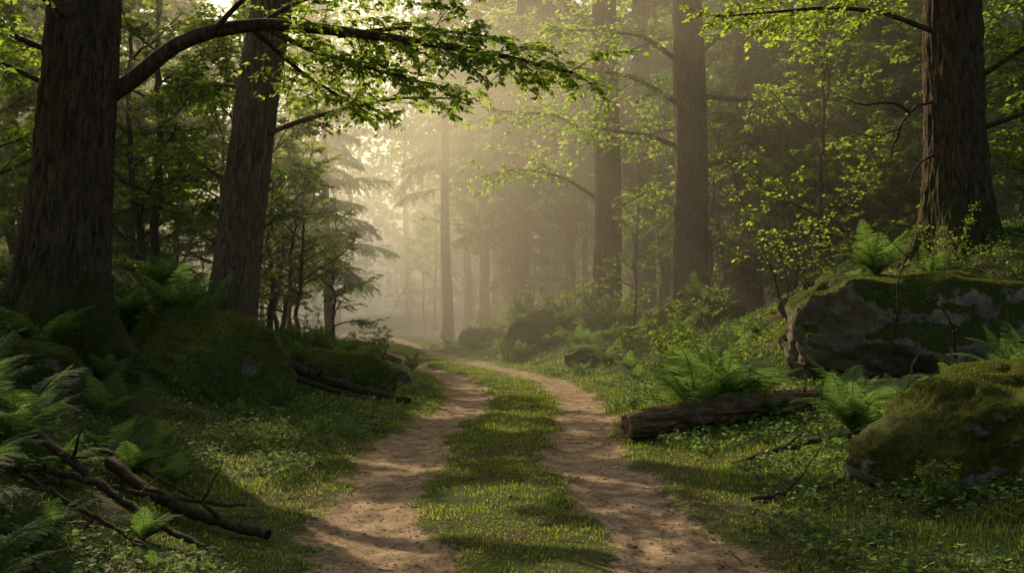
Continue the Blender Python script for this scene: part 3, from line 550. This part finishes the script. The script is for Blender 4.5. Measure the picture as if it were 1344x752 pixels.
while n<125:
    y=r_.uniform(9,45); sd=r_.choice([-1,1]); x=float(pc(y))+sd*(2.2+abs(r_.normal(0,3.2)))
    if 3<x<8.3 and 11.<y<16.4 or (-.40<x/y<-.15 and y<19.) or (x>1.6 and y<12 and x<5): continue
    n+=1; putfern(x,y,r_.uniform(.6,1.0))
# ------------------------------------------------------------------ fallen log
r=np.random.default_rng(5); B=np.array([1.35,11.7,.16]); E=np.array([6.3,12.9,.72])
d=norm(E-B); N_=90; base=B+(E-B)*np.linspace(0,1,N_)[:,None]; base[:,2]=np.maximum(base[:,2],H(base[:,0],base[:,1])+.12); kk=np.hanning(15); kk/=kk.sum(); base[:,2]=np.convolve(np.pad(base[:,2],7,mode='edge'),kk,'valid'); base[:,2]+=.03*np.sin(np.linspace(0,6,N_)); base[:,1]+=.06*np.sin(np.linspace(0,5,N_))
loc=base-B
w=MB()
def dl(v,p_,th):
    return .035*(1-np.abs(fbm(np.stack([v[...,0]*2.5,v[...,1]*16,v[...,2]*16],-1),3))*2.5)-.01+.06*fbm(v*3,3)
vv=tube(w,loc,np.linspace(.155,.11,N_),64,0,dl)
tube(w,curve(loc[40],(-.1,-.3,1),.35,6,.15),np.linspace(.03,.012,6),7)
tube(w,curve(loc[65],(.2,-.5,1),.5,6,.15),np.linspace(.025,.008,6),7)
e=ob('fallen_log',None,None,B,None,'rotting brown fallen trunk lying among ferns beside the track','log')
ob('bark',w.mesh('bark',[LOGM],True),e)
w=MB(); ring=vv[0]; c=ring.mean(0); rings=[ring,c+(ring-c)*.93-d*.02,c+(ring-c)*.85+d*.01,c+(ring-c)*.6+d*.03,c+(ring-c)*.3+d*.015,c+(ring-c)*.02+d*.02]
V=np.stack(rings); V[1:]+=r.normal(0,.004,V[1:].shape); i=np.arange(5)[:,None]*64; j=np.arange(64)[None]; w.add(V.reshape(-1,3),q=np.stack([i+j,i+(j+1)%64,i+64+(j+1)%64,i+64+j],-1).reshape(-1,4))
ob('cut_end',w.mesh('cut_end',[CUT],False),e)
def fbranch(pts,r0,r1,label,seed,stubs=3):
    r=np.random.default_rng(seed); q=resample(pts,26); q=q+r.normal(0,.006,q.shape); B=q[0].copy()
    w=MB(); q2=q-B
    tube(w,q2,np.linspace(r0,r1,26)*(1+.12*r.normal(0,1,26).cumsum()*.15),14,0,lambda v,p_,th:.25*r0*fbm(v*np.array([7,7,7])+seed,3))
    for s in range(stubs):
        p,T=interp(q2,r.uniform(.15,.9)); dd=T*.5+norm(r.normal(0,1,3))+np.array([0,0,.4]); tube(w,curve(p,dd,r.uniform(.15,.6),6,.15,-.02,r),np.linspace(r0*.45,r1*.25,6),6)
    ob('fallen_branch',w.mesh('fallen_branch',[DEAD],True),None,B,None,label,'branch')
def g(x,y,dz): return (x,y,hz(x,y)+dz)
fbranch([g(-2.9,7.2,.18),g(-2.5,6.95,.11),g(-2.1,6.8,.08),g(-1.6,6.55,.05)],.046,.036,'thick broken dead branch lying on leaf litter',1,3)
fbranch([g(-3.3,6.9,.24),g(-2.7,6.6,.15),g(-2.2,6.3,.09),g(-1.85,6.1,.05)],.034,.019,'crooked dead branch on the bank below ferns',2,3)
fbranch([g(-3.0,6.4,.18),g(-2.5,6.7,.16),g(-2.1,7.1,.11),g(-1.95,7.4,.06)],.022,.012,'thin bent dead branch across other branches',3,3)
fbranch([g(-3.2,7.7,.18),g(-2.7,7.5,.12),g(-2.3,7.2,.11)],.02,.01,'thin bent dead branch across other branches',4,3)
fbranch([g(-3.0,6.1,.18),g(-2.4,6.0,.1),g(-2.0,5.8,.05)],.018,.009,'thin grey dead branch near leaf litter',6,3)
fbranch([g(-3.9,16.6,.3),g(-3.2,16.4,.25),g(-2.4,16.2,.17),g(-1.65,16.0,.08)],.10,.05,'brown broken log lying against a mossy rock',7,3)
fbranch([g(-3.5,16.1,.18),g(-2.9,16.0,.14),g(-2.0,15.8,.06)],.055,.03,'brown broken branch beside a mossy rock',8,3)
fbranch([g(2.2,9.6,.03),g(2.8,9.7,.12),g(3.3,9.8,.1),g(3.6,9.8,.1)],.035,.02,'mossy fallen branch arching over grass',9,2)
fbranch([g(1.9,7.9,.02),g(2.4,8.0,.05),g(2.7,8.1,.08)],.02,.01,'thin fallen stick beside the track',10,2)
fbranch([g(-4.2,30,.3),g(-3.8,29.6,.2),g(-3.3,29.5,.1)],.12,.08,'old log lying at the misty bend',11,1)
fbranch([g(4.9,13.0,.4),g(5.0,12.9,.9),g(4.95,12.8,1.4),g(5.1,12.7,1.9)],.022,.006,'upright bare dead twig in front of a boulder',12,4)
fbranch([g(5.6,12.6,.4),g(5.5,12.4,.8),g(5.3,12.2,1.1),g(4.9,12.,1.3)],.02,.006,'upright bare dead twig in front of a boulder',13,4)
# ------------------------------------------------------------------ mist
bm=bmesh.new(); bmesh.ops.create_cube(bm,size=1); me=bpy.data.meshes.new('mist'); bm.to_mesh(me); bm.free()
m=bpy.data.materials.new('mist'); m.use_nodes=True; nt=m.node_tree; nt.nodes.clear(); out=nt.nodes.new('ShaderNodeOutputMaterial'); vs=nt.nodes.new('ShaderNodeVolumeScatter')
vs.inputs['Color'].default_value=(1,.93,.74,1); vs.inputs['Density'].default_value=.015; vs.inputs['Anisotropy'].default_value=.66; nt.links.new(vs.outputs[0],out.inputs['Volume'])
me.materials.append(m); o=ob('mist',me,None,(0,96,4.5),kind='stuff',label='thin sunlit morning mist filling the wood'); o.scale=(240,156,14)
# ------------------------------------------------------------------ light & camera
az,el=R(-32),R(34)
wd=bpy.data.worlds.new('World'); scene.world=wd; wd.use_nodes=True; nt=wd.node_tree; bg=nt.nodes['Background']; sk=nt.nodes.new('ShaderNodeTexSky'); sk.sky_type='NISHITA'; sk.sun_disc=False
sk.sun_elevation=el; sk.sun_rotation=az; sk.dust_density=5; sk.ozone_density=.3
nt.links.new(mix(nt,1.,sk.outputs[0],(1,.94,.79),'MULTIPLY'),bg.inputs[0]); bg.inputs[1].default_value=.125
sd=bpy.data.lights.new('sun','SUN'); sd.energy=5; sd.angle=R(.5); sd.color=(1,.80,.51); so=bpy.data.objects.new('sun',sd); col.objects.link(so)
so.rotation_euler=Vector((math.sin(az)*math.cos(el),math.cos(az)*math.cos(el),math.sin(el))).to_track_quat('Z','Y').to_euler()
cd=bpy.data.cameras.new('camera'); cd.lens=35; cd.sensor_width=36; cd.clip_end=1000; cd.clip_start=.05; co=bpy.data.objects.new('camera',cd); col.objects.link(co)
co.location=(0,0,1.5); co.rotation_euler=(R(91.5),0,0); scene.camera=co
scene.view_settings.view_transform='Standard'; scene.view_settings.look='None'; scene.view_settings.exposure=0
